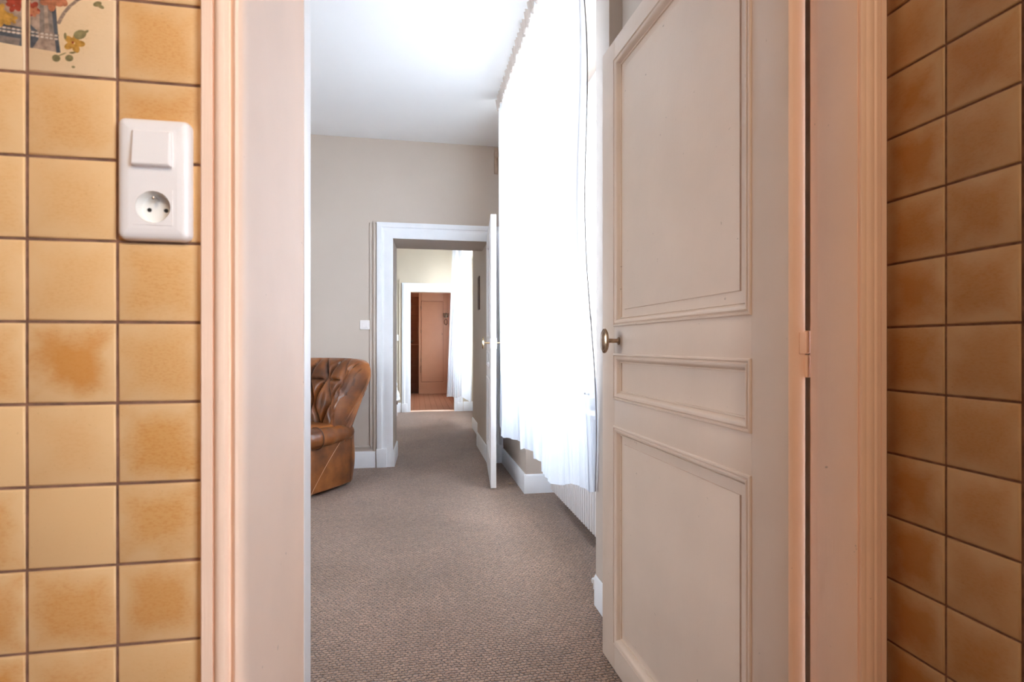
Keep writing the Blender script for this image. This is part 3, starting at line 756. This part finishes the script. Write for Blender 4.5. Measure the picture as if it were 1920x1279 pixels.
obj('rail', MB().box(.0, .014, -.95, .40, 2.452, 2.468).box(.0, .014, -.9, -.87, 2.468, 2.615).box(.0, .014, .3, .33, 2.468, 2.615), M['white_trim'], c2)

# ---------------------------------------------------------------- second door leaf (white, edge on)
d2 = link('door_2', MB().box(.10, .80, -.0245, -.0185, .10, 2.0).mesh('door_core', M['door_white']), None, (.676, YB-.035, .010), math.atan2(-.905, -.086)+0, kind='structure')
# local X runs from the hinge to the free edge; front (+Y) faces +X world, back faces the passage
panelled_leaf(d2, .880, 2.055, .042, M['door_white'], [(.20, .80, True), (.90, 1.03, False), (1.13, 1.95, True)], .11, [(0, .20), (.80, .90), (1.03, 1.13), (1.95, 2.055)])
for sgn, y0 in ((1, 0), (-1, -.042)):
    pl = MB().box(.815, .870, min(y0, y0+sgn*.006), max(y0, y0+sgn*.006), 1.045, 1.125)
    obj('lock_plate', pl, M['plastic'], d2, bevel=.002, label='white lock box')
    st = MB().lathe([(.0065, y0), (.0065, y0+sgn*.052)], 14, 'y', (.845, 0, 1.090))
    ko = obj('knob', st, M['gold'], d2, label='brass oval turn knob')
    obj('knob_disc', MB().lathe([(.003, y0+sgn*.049), (.020, y0+sgn*.050), (.023, y0+sgn*.055), (.020, y0+sgn*.061), (.003, y0+sgn*.064)], 24, 'y', (.845, 0, 1.090), 1, 2.1), M['gold'], ko)
for zc in (.25, 1.05, 1.85): obj('hinge', MB().lathe([(.006, -.04), (.0065, .04)], 12, 'z', (-.004, -.020, zc)), M['door_white'], d2)

# ---------------------------------------------------------------- wall switch beside the far doorway
ws = thing('light_switch', 'small square white light switch on the greige wall above the armchair', 'light switch', (-.443, YB, 1.262))
obj('cover_plate', layered(MB(), .088, .082, .008, [(0, 0), (0, -.006), (.002, -.009), (.005, -.010)], True), M['plastic'], ws)
obj('rocker', layered(MB(), .048, .045, .002, [(0, -.0095), (0, -.012), (.002, -.0135)], True), M['plastic'], ws)
w2 = thing('light_switch', 'tiny white switch left of the second doorway casing in the far room', 'light switch', (-.318, YC, 1.205))
obj('cover_plate', layered(MB(), .082, .100, .008, [(0, 0), (0, -.006), (.002, -.009), (.005, -.010)], True), M['plastic'], w2)
obj('rocker', layered(MB(), .045, .045, .002, [(0, -.0095), (0, -.013)], True), M['plastic'], w2)

# bracket high in the corner and the slim frame on the passage wall
br = thing('curtain_bracket', 'small tan bracket high on the back wall beside the curtain top', 'bracket', (.725, YB, 2.70))
obj('backplate', MB().box(-.016, .016, -.018, 0, -.04, .20), M['tan'], br, bevel=.004)
obj('finial', MB().lathe([(.004, -.055), (.020, -.050), (.024, -.035), (.018, -.018)], 16, 'y', (0, 0, .13), 1, 1.6), M['tan'], br)
pf = thing('picture_frame', 'slim dark brown upright frame on the passage wall past the far doorway', 'picture frame', (.655, 5.58, 1.63))
obj('frame', MB().box(-.010, 0, -.06, -.048, -.175, .175).box(-.010, 0, .048, .06, -.175, .175).box(-.010, 0, -.048, .048, -.175, -.163).box(-.010, 0, -.048, .048, .163, .175), M['dark_wood'], pf, bevel=.002)
obj('picture', MB().box(-.005, -.001, -.048, .048, -.163, .163), M['dark_wood'], pf)

# ---------------------------------------------------------------- leather armchair
ac = thing('armchair', 'brown leather barrel-back armchair with tufted backrest beside the far doorway', 'armchair', (-.973, 4.244, 0), math.atan2(.595, -.804))
def smooth01(t): t = max(0, min(1, t)); return t*t*(3-2*t)
def back_line(s, t):                      # centre surface of the backrest, s -1..1, t 0..1
    th = s*math.radians(84)
    a = .375+.095*t; b_ = .24-.075*t
    x = a*math.sin(th); y = -.14-.222*t - b_*math.cos(th) + .02*t*(1-abs(s))
    ztop = .985 - .16*abs(s)**4
    z = .36 + (ztop-.36)*t - .0*abs(s)
    nrm = Vector((math.sin(th), -math.cos(th)*1.0, 0)).normalized()
    return Vector((x, y, z)), nrm
def tuft(s, t):                           # channels with zigzag seams
    d = 0
    row = math.sin(t*PI*3.2+.3)
    for k_ in range(-4, 5):
        c_ = k_*.21 + (.075*row if k_ % 2 else -.075*row)
        dist = abs(s-c_); d = max(d, math.exp(-(dist/.030)**1.5))
    for zt in (.72,):
        dd = abs(t-zt); d = max(d, .55*math.exp(-(dd/.014)**2)*math.exp(-(s/.62)**6))
    return d
def backshell(nu=150, nv=70):
    mb = MB(); rings = []
    # closed cross-section for each s: inner surface up, over the top, down the outside
    for i in range(nu+1):
        s_ = -1+2*i/nu; ring = []
        end = 1-smooth01((abs(s_)-.90)/.10)*.75
        for j in range(nv+1):
            u = j/nv
            if u < .52: t = u/.52; side = -1; k_ = 1
            else: t = 1-(u-.52)/.48; side = 1
            c_, nr = back_line(s_, min(t, 1))
            thick_in = (.085+.035*math.sin(PI*min(1, t*1.05)))*end*(1.15 if abs(s_) > .55 else 1)
            thick_out = .045*end
            top = math.sqrt(max(0, 1-max(0, (t-.86)/.14)**2))
            if side < 0:
                wr = .012*math.sin(s_*38+6*t)*math.sin(PI*t) * (.5 if abs(s_) < .6 else 1)
                off = -(thick_in*top + wr*.5) + .052*tuft(s_, t)*(1 if abs(s_) < .93 else 0)*min(1, (1-t)*9)
                if abs(s_) > .62:       # gathered wing
                    off += .006*math.sin(t*60+s_*20)*math.exp(-((t-.62)/.16)**2)
            else:
                off = thick_out*top + .004*math.sin(t*70)*math.exp(-((t-.7)/.1)**2)*(abs(s_) > .7)
            p = c_ + nr*off
            p.z += .0
            ring.append(p)
        rings.append(ring)
    vs = [p for r_ in rings for p in r_]; w = nv+1
    fs = [(i*w+j, i*w+j+1, (i+1)*w+j+1, (i+1)*w+j) for i in range(nu) for j in range(nv)]
    fs += [tuple(range(w)), tuple(range(nu*w, nu*w+w))[::-1]]
    fs += [(i*w, (i+1)*w, (i+1)*w+nv, i*w+nv) for i in range(nu)]
    return mb.add(vs, fs)
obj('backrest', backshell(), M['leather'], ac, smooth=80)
# piping over the wing
for sd in (-1, 1):
    pts = []
    for i in range(18):
        t = .42+.56*i/17; s_ = sd*(.62+.10*math.sin(PI*i/17)); c_, nr = back_line(s_, t)
        top = math.sqrt(max(0, 1-max(0, (t-.86)/.14)**2)); pts.append(c_ - nr*((.085+.035*math.sin(PI*min(1, t*1.05)))*top*1.08))
    obj('piping', MB().tube(pts, .0045, 6), M['leather'], ac)
# lower body: rear shell + side panels as one upholstered base
outline = [(-.400, .13), (-.402, -.05), (-.400, -.25), (-.375, -.335), (-.32, -.372), (-.15, -.385), (0, -.388), (.15, -.385), (.32, -.372), (.375, -.335), (.400, -.25), (.402, -.05), (.400, .13), (.38, .15), (-.38, .15)]
def base_shell():
    mb = MB(); n_ = len(outline); lv = []
    for kz in range(12):
        t = kz/11; z = .008+.412*t; f = .975+.03*math.sin(PI*min(1, t*1.2)); rear = 1+.10*t
        lv.append([(x*f, (y*rear if y < 0 else y)*f, z) for x, y in outline])
    vs = [p for l in lv for p in l]
    fs = [(i*n_+j, i*n_+(j+1) % n_, (i+1)*n_+(j+1) % n_, (i+1)*n_+j) for i in range(11) for j in range(n_)] + [tuple(range(n_))[::-1], tuple(range(11*n_, 12*n_))]
    return mb.add(vs, fs)
bs = obj('base', base_shell(), M['leather'], ac, smooth=80)
sb = bs.modifiers.new('s', 'SUBSURF'); sb.levels = 1; sb.render_levels = 2
for sd in (-1, 1):
    rd_ = []; pts = []
    for i in range(25):                     # rolled arm swelling to the front scroll
        t = i/24; y = -.30+.46*t; r_ = .058+.020*smooth01(t*1.1-.2) + .003*math.sin(t*26)
        if i >= 22: r_ *= (1, .93, .78)[i-22] if i > 21 else 1
        if i < 3: r_ *= (.55, .8, .95)[i]
        pts.append((sd*(.375+.012*math.sin(t*3)), y, .425-.008*t)); rd_.append(r_)
    arm = obj('armrest', MB().tube(pts, rd_, 20), M['leather'], ac, smooth=80)
    obj('scroll', MB().tube([(sd*.375+.030*math.cos(a)*(1-a/9), .150+.004*a, .417+.045*math.sin(a)*(1-a/11)) for a in [q_*.35 for q_ in range(24)]], .012, 8), M['leather'], arm)
    obj('arm_seam', MB().tube([(sd*(.387)+.079*math.cos(a), .06, .420+.079*math.sin(a)) for a in [2*PI*q_/24 for q_ in range(25)]], .003, 6), M['dark_wood'], arm)
    obj('welt', MB().tube([(sd*(.404+.006*math.sin(PI*i/12)), lerp(-.17, .125, i/12)+.02*math.sin(PI*i/12), lerp(.375, .03, (i/12))) for i in range(13)], .0022, 6), M['welt'], ac, label='pale diagonal welt across the side')
    obj('side_seam', MB().tube([(sd*(.399+.005*math.sin(PI*i/10)), -.265-.012*i/10, .04+.35*i/10) for i in range(11)], .0022, 6), M['dark_wood'], ac)
seat = MB().box(-.29, .29, -.30, .22, .34, .475)
so = obj('seat_cushion', seat, M['leather'], ac, bevel=.045, smooth=80)
obj('front_apron', MB().box(-.30, .30, .10, .20, .03, .36), M['leather'], ac, bevel=.03, smooth=80)
for sx_ in (-.25, .25):
    for sy_ in (-.22, .06): obj('foot', MB().lathe([(.022, 0), (.026, .008), (.024, .03)], 14, 'z', (sx_, sy_, 0)), M['dark_wood'], ac)

# ---------------------------------------------------------------- small things in the second room
stl = thing('stool', 'low stool mostly hidden behind the far doorway jamb', 'stool', (-.42, 8.25, 0))
obj('seat', MB().box(-.16, .15, -.14, .14, .20, .235), M['dark_wood'], stl, bevel=.008)
for a in (-1, 1):
    for b_ in (-1, 1): obj('leg', MB().lathe([(.016, 0), (.020, .21)], 10, 'z', (a*.12, b_*.11, 0)), M['door_white'], stl)
random.seed(3)
def heap(a, b_):
    th = a*2*PI; h = b_; r_ = (.155-.05*h)*(1-h**7)*(1+.12*math.sin(5*th+9*h)+.08*math.sin(9*th-14*h))
    return (r_*math.cos(th), r_*math.sin(th)*.9, .40*h+.01*math.sin(th*6))
cl = obj('cloth', MB().grid(heap, 48, 20), M['cloth'], None, (-.415, 8.25, .252), smooth=80, recalc=False)
cl['label'] = 'rumpled white cloth heaped on the low stool in the second room'; cl['category'] = 'cloth'

# ---------------------------------------------------------------- bathroom things
YCB = 12.12
cb = thing('cupboard', 'tall salmon-painted built-in cupboard with a single plain door at the far end', 'cupboard', (.36, YCB, 0))
obj('body', MB().box(-.30, .34, 0, .37, 0, 2.50), M['pink_wood'], cb, bevel=.004)
obj('door_gap', MB().box(-.246, .246, -.002, .001, .262, 2.075), M['pink_edge'], cb)
dr = obj('door', MB().box(-.240, .240, -.020, -.002, .270, 2.068), M['pink_wood'], cb, bevel=.003)
for zz in (1.92, 1.40, .75): obj('hinge', MB().lathe([(.010, -.04), (.010, .04)], 10, 'z', (-.246, -.012, zz)), M['bronze'], dr)
obj('key', MB().box(.215, .225, -.04, -.02, 1.32, 1.36), M['bronze'], dr)
obj('latch', MB().tube([(-.255, -.015, .47), (-.262, -.03, .50), (-.262, -.03, .60), (-.25, -.015, .63)], .006, 8), M['bronze'], cb)
obj('skirting', MB().box(-.30, .34, -.008, 0, 0, .10), M['pink_wood'], cb)
obj('upper_door', MB().box(-.240, .240, -.020, -.002, 2.085, 2.46), M['pink_wood'], cb, bevel=.003)
hk = thing('wall_hook', 'ornate bronze double hook on the post right of the salmon cupboard', 'hook', (.665, YCB, 1.70))
obj('backplate', MB().lathe([(.045, 0), (.050, -.008), (.030, -.016), (.004, -.02)], 18, 'y', (0, 0, .06), 1, 1.2), M['bronze'], hk)
for a in (-1, 1): obj('hook', MB().tube([(a*.01, -.015, .05), (a*.04, -.05, .02), (a*.06, -.07, .06), (a*.055, -.06, .11)], .009, 8), M['bronze'], hk)
obj('ring', MB().tube([(.035*math.cos(t), -.03, -.09+.06*math.sin(t)) for t in [2*PI*i/18 for i in range(19)]], .008, 8), M['bronze'], hk)
struct('trim_10', MB().box(.70, 1.06, YCB, 12.5, 0, 2.62), M['pink_wood'])
bn = thing('wash_stand', 'tall pale enamel wash stand with tap left of the salmon cupboard', 'sink', (-.235, 11.55, 0))
obj('cabinet', MB().box(-.28, .105, 0, .50, .12, 1.05), M['fixture'], bn, bevel=.01)
obj('plinth', MB().box(-.26, .085, .03, .48, 0, .12), M['dark_wood'], bn)
obj('worktop', MB().box(-.28, .12, -.01, .52, 1.05, 1.085), M['fixture'], bn, bevel=.006)
tp = thing('tap', 'small brass tap with dark knob above the pale wash stand', 'tap', (-.20, 11.72, 1.085))
obj('spout', MB().tube([(0, 0, 0), (0, 0, .07), (.02, 0, .095), (.08, 0, .10), (.15, 0, .095)], .011, 10), M['bronze'], tp)
obj('body', MB().lathe([(.028, 0), (.030, .02), (.022, .06), (.012, .075)], 16, 'z', (0, 0, 0)), M['bronze'], tp)
obj('knob', MB().lathe([(.006, 0), (.020, .006), (.020, .022), (.008, .028)], 14, 'z', (.095, 0, .055)).lathe([(.005, .02), (.005, .05)], 8, 'z', (.095, 0, .05)), M['dark'], tp)
mc = thing('wall_cabinet', 'small salmon wall cabinet on the tiled wall above the wash stand', 'cabinet', (-.19, 12.49, 1.12))
obj('body', MB().box(-.22, .06, -.14, 0, 0, .52), M['pink_wood'], mc, bevel=.004)
obj('door', MB().box(-.21, .05, -.156, -.141, .01, .51), M['pink_wood'], mc, bevel=.003)
obj('shelf', MB().box(.06, .28, -.10, 0, -.03, -.005), M['pink_wood'], mc, bevel=.003)

# ---------------------------------------------------------------- bits on the carpet
sc = thing('carpet_scrap', 'small beige curl of torn sisal lying by the baseboard near the white door', 'scrap', (.727, 4.07, 0))
obj('curl', MB().tube([(.022*math.cos(t), .016*math.sin(t), .006+.002*t) for t in [i*.45 for i in range(11)]], .0045, 7), M['tan'], sc)
